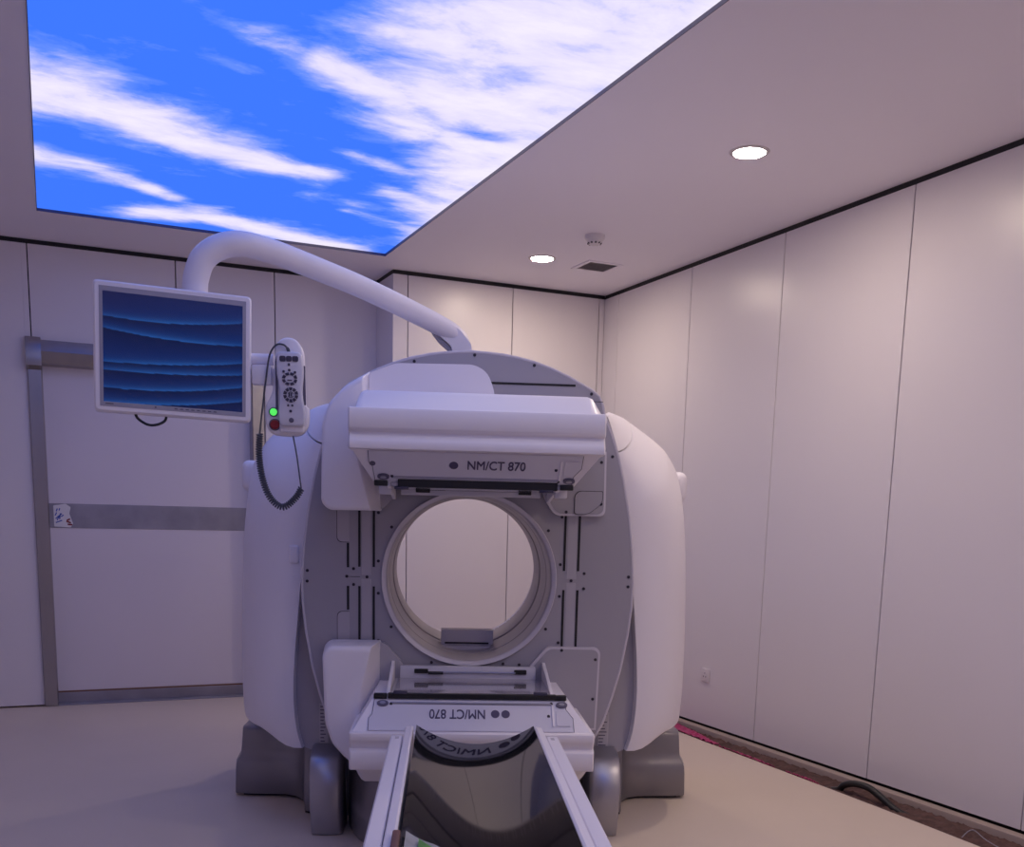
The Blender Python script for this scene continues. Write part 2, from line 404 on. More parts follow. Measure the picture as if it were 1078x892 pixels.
Lk(tc.outputs['Object'], mp.inputs[0]); Lk(mp.outputs[0], nz.inputs['Vector']); Lk(tc.outputs['Object'], n2.inputs['Vector'])
m1 = N('ShaderNodeMath'); m1.operation = 'MULTIPLY_ADD'; Lk(nz.outputs['Fac'], m1.inputs[0]); m1.inputs[1].default_value = 1.45; m1.inputs[2].default_value = -.78
m2 = N('ShaderNodeMath'); m2.operation = 'ADD'; Lk(m1.outputs[0], m2.inputs[0]); Lk(at_n.outputs['Fac'], m2.inputs[1])
cr = N('ShaderNodeValToRGB'); el = cr.color_ramp.elements
el[0].position = .12; el[0].color = (.050, .190, 1.0, 1); el[1].position = 1.0; el[1].color = (.89, .83, .98, 1)
x = el.new(.32); x.color = (.13, .27, 1.0, 1); x = el.new(.52); x.color = (.42, .47, .98, 1); x = el.new(.76); x.color = (.78, .73, .97, 1)
cr.color_ramp.interpolation = 'LINEAR'
Lk(m2.outputs[0], cr.inputs[0]); Lk(cr.outputs[0], em.inputs['Color']); Lk(em.outputs[0], out.inputs[0])
me.materials.append(ms)
o = bpy.data.objects.new('printed_sky', me); C.objects.link(o); o.parent = t
b = NB(); q = .003
box(SX0, SX0 + q, SY0, SY1, ZC - .003, ZC + .014, bm=b); box(SX1 - q, SX1, SY0, SY1, ZC - .003, ZC + .014, bm=b)
box(SX0, SX1, SY0, SY0 + q, ZC - .003, ZC + .014, bm=b); box(SX0, SX1, SY1 - q, SY1, ZC - .003, ZC + .014, bm=b)
obj('frame', b, M['dot'], t, off=off, smooth=False)

# ------------------------------------------------------------------ ceiling fittings
def downlight(x, y, label, group=None):
    t = thing('downlight', label, 'ceiling light', (x, y, ZC), group=group)
    obj('lamp_diffuser', lathe([(.0001, -.004), (.060, -.005), (.068, -.002), (.068, .0)], n=40), M['lamp'], t)
    obj('trim_ring', lathe([(.069, .0), (.070, -.006), (.078, -.007), (.086, -.003), (.088, .0)], n=40), M['trim'], t)
    return t
downlight(2.86, 3.95, 'round warm downlight nearer the camera, above the right wall panels')
downlight(2.875, 6.07, 'round warm downlight farther back, left of the smoke detector and vent')
for y in (1.83, -0.29):
    downlight(2.86, y, 'round warm downlight in the ceiling row behind the camera', group='downlights behind the camera')
t = thing('smoke_detector', 'small round cream smoke detector on the ceiling', 'smoke detector', (2.91, 5.45, ZC))
obj('mounting_ring', lathe([(.058, 0), (.058, -.016), (.052, -.026), (.0001, -.026)], n=32), M['plastic'], t)
obj('sensor_head', lathe([(.050, -.024), (.040, -.042), (.030, -.050), (.024, -.052), (.0001, -.052)], n=32), M['plastic'], t)
b = NB()
for k in range(10):
    a = 2 * PI * k / 10; box(.036 * math.cos(a) - .005, .036 * math.cos(a) + .005, .036 * math.sin(a) - .005, .036 * math.sin(a) + .005, -.048, -.040, .001, 1, b)
obj('sensor_slot', b, M['screw'], t)
t = thing('ceiling_vent', 'square grey slatted air vent in the ceiling by the back corner', 'air vent', (3.27, 6.08, ZC))
b = NB(); s, q = .125, .098
for a in ((-s, s, -s, -q), (-s, s, q, s), (-s, -q, -q, q), (q, s, -q, q)): box(*a, -.006, .0, .001, 1, b)
obj('frame', b, M['ceiling'], t)
obj('backing', box(-q, q, -q, q, -.0015, 0), M['dot'], t)
b = NB()
for k in range(13):
    y = -q + (k + .5) * 2 * q / 13
    loft([[(x, y - .008, -.0055), (x, y + .006, -.0015), (x, y + .007, -.0025), (x, y - .007, -.0065)] for x in (-q, q)], bm=b)
obj('slat', b, M['vent'], t)
t = thing('wall_socket', 'small white socket plate low on the right wall', 'socket', (XR, 5.31, .335))
obj('plate', box(-.010, 0, -.043, .043, -.043, .043, .004, 2), M['plastic'], t)
b = NB()
for y, z in ((-.012, -.008), (.012, -.008), (0, .014)): box(-.0115, -.009, y - .002, y + .002, z - .005, z + .005, bm=b)
obj('socket_slot', b, M['dot'], t)

# ------------------------------------------------------------------ scanner
MA = math.radians(20.418829)
mX = Vector((math.cos(MA), -math.sin(MA), 0)); mY = Vector((math.sin(MA), math.cos(MA), 0))
def W(x, y, z): return mX * (x + .095) + mY * (4.10 + y) + Vector((0, 0, z))
def mthing(name, label, cat, o=(0, 0, 0), group=None): return thing(name, label, cat, W(*o), -MA, group)
sc = mthing('spect_ct_scanner', 'large white and grey scanner with a round bore in the middle of the room', 'medical scanner')
def P(name, bm, m, parent=sc, **k): return obj(name, bm, M[m], parent, **k)
ZB, RB = 1.047, .350
half = [(0, 1.927), (.06, 1.924), (.118, 1.919), (.17, 1.911), (.242, 1.895), (.31, 1.873), (.38, 1.843), (.47, 1.796), (.500, 1.772), (.515, 1.740), (.522, 1.705), (.555, 1.63), (.585, 1.545), (.612, 1.44),
        (.638, 1.307), (.656, 1.17), (.665, 1.04), (.663, .944), (.651, .827), (.628, .69), (.597, .57), (.56, .455), (.50, .345), (.41, .26), (.28, .20), (.14, .175), (0, .17)]
outline = half + [(-x, z) for x, z in half[-2:0:-1]]
def ray_r(ang, poly, cz=ZB):
    dx, dz = math.cos(ang), math.sin(ang); best = 0
    for (x0, z0), (x1, z1) in zip(poly, poly[1:] + poly[:1]):
        z0 -= cz; z1 -= cz; ex, ez = x1 - x0, z1 - z0
        den = dx * ez - dz * ex
        if abs(den) < 1e-9: continue
        t = (x0 * ez - z0 * ex) / den; u = (x0 * dz - z0 * dx) / den
        if t > 0 and -1e-6 <= u <= 1 + 1e-6: best = max(best, t)
    return best
def holed(poly, r, y0, y1, bv=0.0, n=160):
    """solid plate y0..y1 with outer outline poly and a round bore r"""
    rr = [ray_r(2 * PI * k / n, poly) for k in range(n)]
    def ring(R, y): return [(R[k] * math.cos(2 * PI * k / n), y, ZB + R[k] * math.sin(2 * PI * k / n)) for k in range(n)]
    rs = [r] * n
    return loft([ring(rs, y0), ring([a - bv for a in rr], y0), ring(rr, y0 + bv), ring(rr, y1), ring(rs, y1)], ring=True)
P('rotor_plate', holed(outline, RB - .012, 0, .09, .006), 'grey')
P('rotor_rim_glint', tube([(x * .999, .004, ZB + (z - ZB) * .999) for x, z in outline], .0055, 8, closed=True), 'rim')  # pale tube stands in for light reflecting off the plate's edge
# fixed grey panel behind the rotor
st = [(0, 1.86), (.3, 1.83), (.48, 1.74), (.56, 1.66), (.62, 1.5), (.67, 1.2), (.70, .9), (.725, .6), (.725, .42), (.70, .33), (.62, .30), (0, .30)]
P('fixed_panel', holed(st + [(-x, z) for x, z in st[-2:0:-1]], .36, .125, .16), 'grey2')
# rear CT housing
hs = [(0, 1.84), (.4, 1.80), (.60, 1.70), (.74, 1.60), (.82, 1.5), (.88, 1.2), (.90, .9), (.90, .45), (.90, .43), (0, .43)]
P('rear_housing', holed(hs + [(-x, z) for x, z in hs[-2:0:-1]], .352, .52, 1.10, .03), 'white')
# bore
_pr = [(.352, .010), (.351, -.013), (.349, -.016), (.334, -.010), (.331, -.006), (.329, .03)]
P('bore_ring', loft([[(r * math.cos(2 * PI * k / 96), y, ZB + r * math.sin(2 * PI * k / 96)) for k in range(96)] for r, y in _pr], caps=False), 'rim')
bm_ = NB(); nn = 96
prof = [(.329, .0), (.331, .20), (.333, .205), (.333, .212), (.330, .216), (.330, .48), (.336, .49), (.336, .505), (.328, .515), (.326, .60), (.330, .84), (.340, .88), (.352, .90), (.352, 1.06), (.36, 1.06), (.36, .0)]
secs = [[(r * math.cos(2 * PI * k / nn), y, ZB + r * math.sin(2 * PI * k / nn)) for k in range(nn)] for r, y in prof]
loft(secs, caps=False, bm=bm_)
P('bore_liner', bm_, 'bore')
# table sill in the bore bottom
s_ = P('bore_sill', box(-.122, .126, .32, .46, .712, .7345, .002, 2, box(-.112, .118, .37, .46, .712, .800, .004)), 'rim')
P('sill_slot', box(-.095, .098, .366, .372, .7395, .7465), 'seam', s_)
for x in (-.126, .128): P('sill_bolt', box(x - .005, x + .005, .315, .33, .722, .740, .001, 1), 'screw', s_)
# slots, raised strips, pockets on the rotor plate
def slot(x, z0, z1, wd=.009): P('plate_slot', box(x - wd / 2, x + wd / 2, -.0025, .003, z0, z1), 'black')
for sx in (-1, 1):
    for x in (.381, .438):
        slot(sx * x, 1.088, 1.32); slot(sx * x, .78, 1.011)
for z0, z1 in ((1.085, 1.181), (.916, 1.011)): slot(-.483, z0, z1)
P('plate_slot', box(.07, .403, -.0025, .003, 1.807, 1.815), 'black')
for sx in (-1, 1):
    for z0, z1 in ((1.055, 1.32), (.77, 1.04)):
        P('plate_strip', box(min(sx * .392, sx * .430), max(sx * .392, sx * .430), -.0015, .003, z0, z1, .0006, 1), 'grey2')
for z0, z1, r in ((1.185, 1.33, (0, 0, .03, .03)), (.76, .908, (.03, .03, 0, 0))):
    pl = [(-.478, z1), (-.525, z1), (-.525, z0), (-.478, z0)] if z0 > 1 else [(-.478, z1), (-.525, z1), (-.525, z0), (-.478, z0)]
    rad = (0, 0, .028, .0) if z0 > 1 else (.0, .028, 0, 0)
    P('pocket_gap', prism([(x + (-.002 if x < -.5 else 0), z + (.002 if z > sum(p_[1] for p_ in pl) / 4 else -.002)) for x, z in rpoly(pl, rad)], -.0008, .003), 'seam')
    P('plate_pocket', prism(rpoly(pl, rad), -.0018, .003), 'grey2')
P('plate_seam', box(.447, .515, -.0018, .002, 1.7515, 1.7535), 'seam')
P('plate_seam', box(-.482, -.435, -.0018, .002, 1.0475, 1.0490), 'seam')
for x, z in [(-.363, 1.302), (-.311, 1.247), (-.363, 1.112), (-.461, 1.08), (-.488, 1.049), (-.408, 1.048), (-.461, 1.017), (-.363, .984), (-.311, .85), (-.362, .794),
             (.366, 1.302), (.313, 1.247), (.365, 1.113), (.463, 1.079), (.411, 1.049), (.463, 1.018), (.365, .985), (.313, .851), (.366, .796),
             (.645, 1.069), (.644, 1.029), (-.643, 1.069), (-.644, 1.027), (-.148, .708), (.143, .706), (.209, .703), (.265, .702),
             (-.227, 1.882), (.006, 1.913), (.239, 1.882), (.467, 1.781), (.560, 1.543)]:
    P('screw', disc(x, -.001, z, .0062, .002, 10), 'screw')
# side covers
ST = [((.535, .03, 1.70), (.615, .5, 1.765)), ((.560, .03, 1.635), (.665, .5, 1.748)), ((.585, .04, 1.565), (.712, .5, 1.722)), ((.62, .06, 1.43), (.842, .5, 1.632)), ((.648, .07, 1.30), (.900, .5, 1.567)),
      ((.665, .08, 1.17), (.946, .5, 1.467)), ((.676, .08, 1.03), (.972, .5, 1.26)), ((.690, .08, .88), (.985, .5, .96)), ((.704, .08, .73), (.990, .5, .76)),
      ((.712, .08, .58), (.990, .5, .60)), ((.708, .08, .47), (.988, .5, .50)), ((.697, .085, .385), (.984, .5, .435)), ((.680, .09, .325), (.978, .5, .418))]
def interp(A, t):
    i = min(int(t), len(A) - 2); u = t - i
    P0 = A[max(i - 1, 0)]; P1 = A[i]; P2 = A[i + 1]; P3 = A[min(i + 2, len(A) - 1)]
    return tuple(tuple(.5 * (2 * b_ + (c_ - a_) * u + (2 * a_ - 5 * b_ + 4 * c_ - d_) * u * u + (3 * b_ - a_ - 3 * c_ + d_) * u ** 3) for a_, b_, c_, d_ in zip(*q_)) for q_ in zip(P0, P1, P2, P3))
def cover_sec(t, s):
    (xi, yi, zi), (xo, yo, zo) = interp(ST, t)
    pts = [(xi - .004, .16, zi), (xi, yi + .012, zi)]
    n = 14; ex = .78
    for k in range(n + 1):
        th = PI / 2 * k / n
        f = k / n
        u = math.sin(th); v = 1 - math.cos(th)
        u = u * .8 + (f * (2 - f)) * .2; v = v * .8 + f * f * .2
        wS = max(0, 1 - t / 3.5) * .9
        u = u * (1 - wS) + f * wS; v = v * (1 - wS) + f * wS
        sag = v ** 1.05
        if t > 9:
            wgt = min(1, (t - 9) / 3)
            low = 0 if f < .06 else min(1, (f - .06) / .36); low = low * low * (3 - 2 * low) * .72 + .28 * max(0, (f - .3) / .7)
            sag = sag * (1 - wgt) + low * wgt
        pts.append((xi + .004 + (xo - xi - .004) * u, yi + (yo - yi) * v, zi + (zo - zi) * sag))
    pts += [(xo + .003, .75, zo), (xo - .005, .95, zo), (xo - .04, 1.06, zo), (xo - .12, 1.10, zo), (min(xo - .14, .60), 1.10, zo), (min(.54, xi - .03), .9, zo), (min(.54, xi - .03), .17, zi)]
    return [(s * x, y, z) for x, y, z in pts]
for s in (1, -1):
    P('shoulder_cover', loft([cover_sec(2 * k / 8 * .985, s) for k in range(9)]), 'white', ang=50)
    P('side_cover', loft([cover_sec(2.03 + (12 - 2.03) * k / 48, s) for k in range(49)]), 'white', ang=50)
    P('rear_bump', box(*sorted((s * .90, s * 1.035)), .70, .95, 1.385, 1.525, .035, 4), 'white')
    # recessed grips and screw caps on the cover edge
P('grip_recess', box(-.728, -.684, .076, .130, 1.09, 1.165, .010, 3), 'white')
P('screw', disc(-.80, .165, .80, .008, .004), 'rim')

# base covers
def base_sec(z, o):
    o2 = o
    pts = [(1.052 - o, 1.12), (1.058 - o, .56 + o), (1.045 - o, .50 + o), (1.0 - o, .492 + o), (.90, .488 + o), (.82, .485 + o), (.765, .455 + o), (.725, .39 + o), (.705, .31 + o), (.695, .225 + o * .6), (.66, .205 + o * .6), (.62, .21), (.60, .26), (.60, 1.12)]
    return [(x, y, z) for x, y in pts]
for s in (1, -1):
    f_ = lambda sec: [(s * x, y, z) for x, y, z in sec]
    P('base_cover', loft([f_(base_sec(z, o)) for z, o in ((.014, .004), (.02, .0), (.12, .003), (.155, .006), (.175, .014), (.195, .024), (.22, .027), (.30, .032), (.312, .036), (.318, .044))]), 'base', ang=40)
    P('base_neck', loft([f_(base_sec(z, o)) for z, o in ((.30, .075), (.36, .085), (.43, .07))]), 'base')
    P('shadow_plinth', loft([f_(base_sec(z, .03)) for z in (.0, .016)]), 'rubber')  # inset support, its black standing in for the shadow gap underneath
    # foot cover: curved satin metal shell
    prof_ = [(.12, .0), (-.080, .004), (-.092, .05), (-.100, .12), (-.098, .19), (-.080, .25), (-.045, .30), (.0, .325), (.06, .336), (.12, .338)]
    b = NB(); xs = [.500, .506, .516, .61, .624, .630]; ins = [.025, .008, .0, .0, .006, .03]
    loft([[(s * (x + .010 * (z / .33)), y + (i_ if y < .1 else 0), max(z - (.006 if i_ > .02 and z > .2 else 0), 0.0)) for y, z in prof_] for x, i_ in zip(xs, ins)], bm=b)
    P('foot_cover', b, 'base2', ang=50)
# dock base between the feet
P('base_frame', box(-.62, .62, .20, .30, .0, .345, .004, 1), 'base')
def dock_sec(z, a, fr):
    pts = [(a * math.sin(th), .35 - (.35 - fr) * math.cos(th) ** .7 if math.cos(th) > 0 else .35) for th in [(-PI / 2) + PI * k / 24 for k in range(25)]]
    return [(x, y, z) for x, y in pts]
P('dock_base', loft([dock_sec(z, a, fr) for z, a, fr in ((0, .500, -.42), (.01, .502, -.43), (.10, .504, -.43), (.125, .506, -.42), (.14, .506, -.37), (.20, .508, -.30), (.28, .510, -.20), (.33, .510, -.12), (.36, .508, -.06), (.375, .49, -.01))]), 'base', ang=60)
# label plates with fine print lines
for x0, x1, z0, z1, nl in ((-.615, -.578, .34, .51, 11), (.562, .607, .305, .485, 12)):
    l_ = P('label_plate', box(x0, x1, .120, .1255, z0, z1, .001, 1), 'label', label='pale label with fine dark print')
    b = NB()
    for k in range(nl):
        z = z0 + (z1 - z0) * (k + .6) / (nl + .5); xr = random.uniform(.45, .95)
        box(x0 + .004, x0 + .004 + (x1 - x0 - .008) * xr, .1190, .1205, z - .0022, z + .0022, bm=b)
    P('print', b, 'dot', l_, smooth=False)

# detector arms -------------------------------------------------------
def mirror_z(pts, up): return pts
def armL(up):
    sg = 1 if up else -1
    # front outline at y=-.22, back outline at y=-.02 (x, z)
    if up:
        fr = [(-.561, 1.335), (-.533, 1.307), (-.377, 1.309), (-.417, 1.473), (-.430, 1.56), (-.405, 1.70), (-.405, 1.793), (-.475, 1.752), (-.528, 1.698), (-.556, 1.62)]
        bk = [(-.578, 1.335), (-.552, 1.309), (-.350, 1.309), (-.350, 1.473), (-.36, 1.56), (-.39, 1.72), (-.394, 1.838), (-.488, 1.782), (-.546, 1.716), (-.573, 1.63)]
    else:
        fr = [(-.561, .765), (-.536, .794), (-.373, .796), (-.412, .625), (-.425, .55), (-.42, .44), (-.40, .30), (-.475, .358), (-.525, .415), (-.552, .50)]
        bk = [(-.578, .770), (-.552, .798), (-.350, .798), (-.350, .64), (-.36, .54), (-.38, .44), (-.38, .30), (-.47, .34), (-.545, .405), (-.573, .50)]
    rad = [.028, .028, .006, .01, .01, .01, .01, .02, .02, .02]
    secs = []
    for y, t, sh in ((-.02, 1, 0), (-.07, .75, 0), (-.19, .15, 0), (-.212, .04, .0), (-.222, 0, .008), (-.225, 0, .018)):
        pts = [(a[0] + (c_[0] - a[0]) * t, a[1] + (c_[1] - a[1]) * t) for a, c_ in zip(fr, bk)]
        cx_ = sum(p_[0] for p_ in pts) / len(pts); cz_ = sum(p_[1] for p_ in pts) / len(pts)
        pts = rpoly(pts, rad, 5)
        q_ = []
        for px_, pz_ in pts:
            dv = Vector((cx_ - px_, cz_ - pz_)); L_ = dv.length
            dv = dv / max(L_, 1e-6) * min(sh, L_ * .4); q_.append((px_ + dv.x, y, pz_ + dv.y))
        secs.append(q_)
    a_ = P('detector_arm', loft(secs), 'white', ang=45)
    # grey mounting plate behind
    if up: pl = [(-.56, 1.312), (-.345, 1.312), (-.298, 1.37), (-.298, 1.60), (-.56, 1.60)]; rr = [.01, .03, .03, 0, 0]
    else: pl = [(-.56, .79), (-.335, .79), (-.262, .705), (-.262, .50), (-.56, .50)]; rr = [.01, .02, .02, 0, 0]
    g_ = P('mounting_plate', prism(rpoly(pl, rr), -.035, .001, bv=.004), 'grey2')
    P('screw', disc(-.366, -.036, 1.322 if up else .768, .006, .002, 10), 'screw', g_)
armL(True); armL(False)
def plateR(up):
    if up: pl = [(.532, 1.56), (.536, 1.308), (.332, 1.307), (.285, 1.385), (.285, 1.56)]; rr = [0, .03, .03, .02, 0]
    else: pl = [(.530, .44), (.537, .781), (.318, .781), (.245, .695), (.245, .44)]; rr = [0, .03, .02, .02, 0]
    w_ = rpoly(pl, rr, 6)
    cx_ = .40; cz_ = 1.43 if up else .6
    g_ = P('mounting_plate', prism(w_, -.03, .001, bv=.008, seg=3), 'rim')
    inn = [(x + (.008 if x < cx_ else -.008) * (1 if abs(x - cx_) > .05 else .3), z + (.008 if z < cz_ else -.008)) for x, z in w_]
    P('plate_face', prism(inn, -.0325, -.028, bv=.001, seg=1), 'grey', g_)
    pts = [(.512, 1.518), (.516, 1.356), (.378, 1.322)] if up else [(.378, .769), (.517, .733), (.512, .57)]
    for x, z in pts: P('screw', disc(x, -.033, z, .0062, .002, 10), 'screw', g_)
    if up:
        pk = rpoly([(.520, 1.404), (.428, 1.404), (.412, 1.388), (.412, 1.316), (.465, 1.314), (.520, 1.36)], [.004, .02, .01, .01, .03, .02], 6)
        P('flap_gap', prism([(.466 + (x - .466) * 1.05, 1.359 + (z - 1.359) * 1.05) for x, z in pk], -.034, -.031), 'seam', g_)
        P('cover_flap', prism(pk, -.040, -.031, bv=.003, seg=2), 'grey', g_)
plateR(True); plateR(False)

# detector heads: h = distance outward from the ledge; u = +1 upper, -1 lower -----------------
def head(u, z0):
    cx = .009
    def z(h): return z0 + u * h
    hd = P('detector_head', NB(), 'white')       # placeholder replaced below
    me_old = hd.data
    # shroud: profile (y,h) extruded in x, with tapered ends
    prof = [(-.020, -.002), (-.535, -.002), (-.548, .004), (-.550, .012), (-.550, .026), (-.546, .034), (-.532, .052), (-.532, .060), (-.546, .066), (-.551, .074), (-.551, .128), (-.546, .137), (-.525, .141), (-.020, .150)]
    b = NB()
    xs = [(-.443, .06, .02), (-.440, .012, .006), (-.434, .0, .0), (.434, .0, .0), (.440, .012, .006), (.443, .06, .02)]
    loft([[(cx + x, y + (i_ if y < -.3 else 0), z(min(max(h, s_ * .6), .150 - s_ * .5))) for y, h in prof] for x, i_, s_ in xs], bm=b)
    # raised hump behind the front edge
    hp = [(-.02, .135), (-.538, .135), (-.525, .142), (-.475, .192), (-.455, .203), (-.43, .207), (-.02, .217)]
    xs = [(-.418, .10), (-.412, .05), (-.402, .015), (-.390, .0), (.385, .0), (.400, .012), (.412, .05), (.425, .10)]
    loft([[(cx + x, y, z(.135 + (h - .135) * (1 - i_ * 7)) if h > .14 else z(h)) for y, h in hp] for x, i_ in xs], bm=b)
    # wedge below the ledge down to the window plane
    w0 = [(-.430, -.525), (.430, -.525), (.430, -.02), (-.430, -.02)]
    w1 = [(-.362, -.398), (.350, -.398), (.350, -.02), (-.362, -.02)]
    loft([[(cx + x, y, z(.002)) for x, y in w0], [(cx + x, y, z(-.105)) for x, y in w1]], bm=b)
    bmesh.ops.recalc_face_normals(b, faces=b.faces)
    b.to_mesh(me_old); b.free()
    me_old.polygons.foreach_set('use_smooth', [True] * len(me_old.polygons)); me_old.set_sharp_from_angle(angle=math.radians(40))
    # inset front panel on the slanted wedge face: local (x, h) -> y
    def fy(h, out=.004): return -.525 + (-h) / .107 * .127 - out
    def onface(pts, o0, o1):
        return loft([[(x, fy(h, o1), z(h)) for x, h in pts], [(x, fy(h, o0), z(h)) for x, h in pts]])
    pan = [(-.364, -.003), (.375, -.003), (.375, -.044), (.352, -.070), (.348, -.104), (-.347, -.104), (-.353, -.052), (-.364, -.040)]
    fp = P('front_panel', onface(pan, -.002, .0035), 'white2', hd, ang=20)
    # dark outline of the panel
    b = NB()
    for (xa, ha), (xb, hb) in zip(pan, pan[1:] + pan[:1]):
        if abs(ha - hb) < .002: continue
        b = tube([(xa * 1.003, fy(ha, .003), z(ha)), (xb * 1.003, fy(hb, .003), z(hb))], .0011, 6)
        P('panel_joint', b, 'dot', hd)
    # brand text
    tb = text_bm('NM/CT 870', .050)
    t2 = tb.copy()
    for v in t2.verts: v.co.x += .0012; v.co.z += .0002
    tb = merge(tb, t2)
    dv = Vector((0, .127, -.107 * u)).normalized(); nrm = None
    xax = Vector((1, 0, 0)) * u; upv = Vector((0, -.127, .107 * u)).normalized() * u
    if u < 0: upv = Vector((0, .127, .107)).normalized()
    else: upv = Vector((0, -.127, .107)).normalized()
    # face "up" direction in world space is +h direction for the upper head; the lower head is turned half a turn
    if u < 0: upv = Vector((0, -.127, -.107)).normalized()
    xax = Vector((float(u), 0, 0))
    nax = xax.cross(upv)
    tx, th = (.076, -.043) if u > 0 else (-.045, -.055)
    wid = max(v.co.x for v in tb.verts) - min(v.co.x for v in tb.verts)
    kx = .203 / wid
    org = Vector((tx, fy(th, .0045), z(th)))
    for v in tb.verts: v.co = org + xax * (v.co.x * kx) + upv * v.co.y * 1.22 + nax * v.co.z
    P('nameplate_text', tb, 'text', hd, smooth=False)
    dots = [-.072] if u > 0 else [.092, .130]
    for x in dots:
        b = NB(); pts = [(math.cos(2 * PI * k / 24) * .0155, math.sin(2 * PI * k / 24) * .0178) for k in range(24)]
        o_ = Vector((x, fy(th, .0045), z(th)))
        loft([[tuple(o_ + Vector((1, 0, 0)) * px_ + upv * pz_ + nax * s_) for px_, pz_ in pts] for s_ in (-.001, .0012)], bm=b)
        P('nameplate_dot', b, 'text', hd)
    if u > 0:
        b = NB(); pts = [(math.cos(2 * PI * k / 20) * .0105, math.sin(2 * PI * k / 20) * .0105) for k in range(20)]
        o_ = Vector((-.353, fy(-.043, .0045), z(-.043)))
        loft([[tuple(o_ + Vector((1, 0, 0)) * px_ + upv * pz_ + nax * s_) for px_, pz_ in pts] for s_ in (-.001, .0015)], bm=b)
        P('screw_cap', b, 'dot', hd)
    # latch buttons
    for x in (-.318, .338):
        b = NB(); pts = [(math.cos(2 * PI * k / 24) * .021, math.sin(2 * PI * k / 24) * .013) for k in range(24)]
        o_ = Vector((x, fy(-.083, .004), z(-.083)))
        loft([[tuple(o_ + Vector((1, 0, 0)) * px_ + upv * pz_ + nax * s_) for px_, pz_ in pts] for s_ in (-.001, .006)], bm=b)
        lb = P('latch_button', b, 'dot', hd)
        b = NB(); pts = [(px_ * .5, pz_ * .5) for px_, pz_ in pts]
        loft([[tuple(o_ + Vector((1, 0, 0)) * px_ + upv * pz_ + nax * s_) for px_, pz_ in pts] for s_ in (.005, .008)], bm=b)
        P('button_cap', b, 'cap', hd)
    # right hand bracket
    P('bracket', onface([(.315, -.022), (.365, -.022), (.365, -.05), (.35, -.068), (.315, -.068)], .003, .0085), 'white2', hd, ang=20)
    P('bracket', onface([(.300, -.022), (.306, -.022), (.306, -.085), (.300, -.085)], .003, .012), 'white', hd, ang=20)
    for x, h in ((.287, -.050), (-.288, -.083), (.300, -.088)):
        P('screw', disc(x, fy(h, .004), z(h), .0055, .004, 10), 'screw', hd)
    # window with black front edge
    zt = -.107
    P('window_frame', box(-.292, .312, -.412, -.05, *sorted((z(zt + .004), z(zt - .010))), .002, 1), 'grey2', hd)
    P('front_slot', box(-.268 if u > 0 else -.30, .300 if u > 0 else .318, -.420, -.400, *sorted((z(-.090 if u > 0 else -.100), z(-.120))), .002, 1), 'rubber', hd)
    P('slot_sill', box(-.290, .300, -.432, -.405, *sorted((z(-.080), z(-.090))), .002, 1), 'cap', hd)
    P('collimator_window', box(-.280, .300, -.400, -.060, *sorted((z(zt - .008), z(zt - .013))), .001, 1), 'glass', hd)
    # rear bar with latches
    rb = P('rear_bar', box(-.272, .272, -.060, -.028, *sorted((z(-.11), z(-.168 if u < 0 else -.140))), .003), 'white2', hd)
    hb_ = .0 if u < 0 else .028
    for x0, x1 in ((-.215, -.160), (.185, .235)):
        P('latch', box(x0, x1, -.068, -.058, *sorted((z(-.140 + hb_), z(-.158 + hb_))), .002, 1), 'rubber', hd)
    P('latch_rod', tube([(-.16, -.066, z(-.145 + hb_)), (.0, -.066, z(-.146 + hb_)), (.19, -.066, z(-.146 + hb_))], .0035, 8), 'cap', hd)
    P('latch_rod', tube([(-.16, -.070, z(-.143 + hb_)), (-.10, -.070, z(-.143 + hb_))], .006, 8), 'rubber', hd)
    # side gussets rising to the back
    for sx in (-1, 1):
        xa = -.300 if sx < 0 else .305; tw = .012
        pf = [(-.400, -.100), (-.400, -.118), (-.060, -.182 + hb_), (-.030, -.186 + hb_), (-.022, -.10)]
        b = NB()
        loft([[(x, y, z(h)) for y, h in pf] for x in (xa - tw / 2, xa + tw / 2)], bm=b)
        bevel(b, .003, 2)
        P('side_rail', b, 'white', hd)
        P('corner_latch', box(*sorted((xa + sx * .004, xa + sx * .052)), -.418, -.392, *sorted((z(-.098), z(-.117))), .003), 'rubber', hd)
        P('corner_block', box(*sorted((xa - sx * .006, xa + sx * .040)), -.34, -.30, *sorted((z(-.105), z(-.145))), .006), 'white2', hd) if u > 0 else None
        P('latch', box(*sorted((xa - sx * .02, xa - sx * .07)), -.422, -.398, *sorted((z(-.118), z(-.128))), .002), 'plastic_dk', hd)
    if u > 0:
        tb_ = rpoly([(-.395, 1.70), (-.395, 1.822), (-.292, 1.862), (.005, 1.866), (.055, 1.838), (.084, 1.765), (.084, 1.70)], [0, .01, .02, .03, .04, .04, 0], 6)
        P('yoke_cover', prism(tb_, -.085, -.005, bv=.006, seg=2), 'white', hd)
    else:
        P('belly_cover', box(-.27, .29, -.40, -.04, z(.205), z(.13), .035, 4), 'white', hd)
    return hd
head(1, 1.513); head(-1, .532)

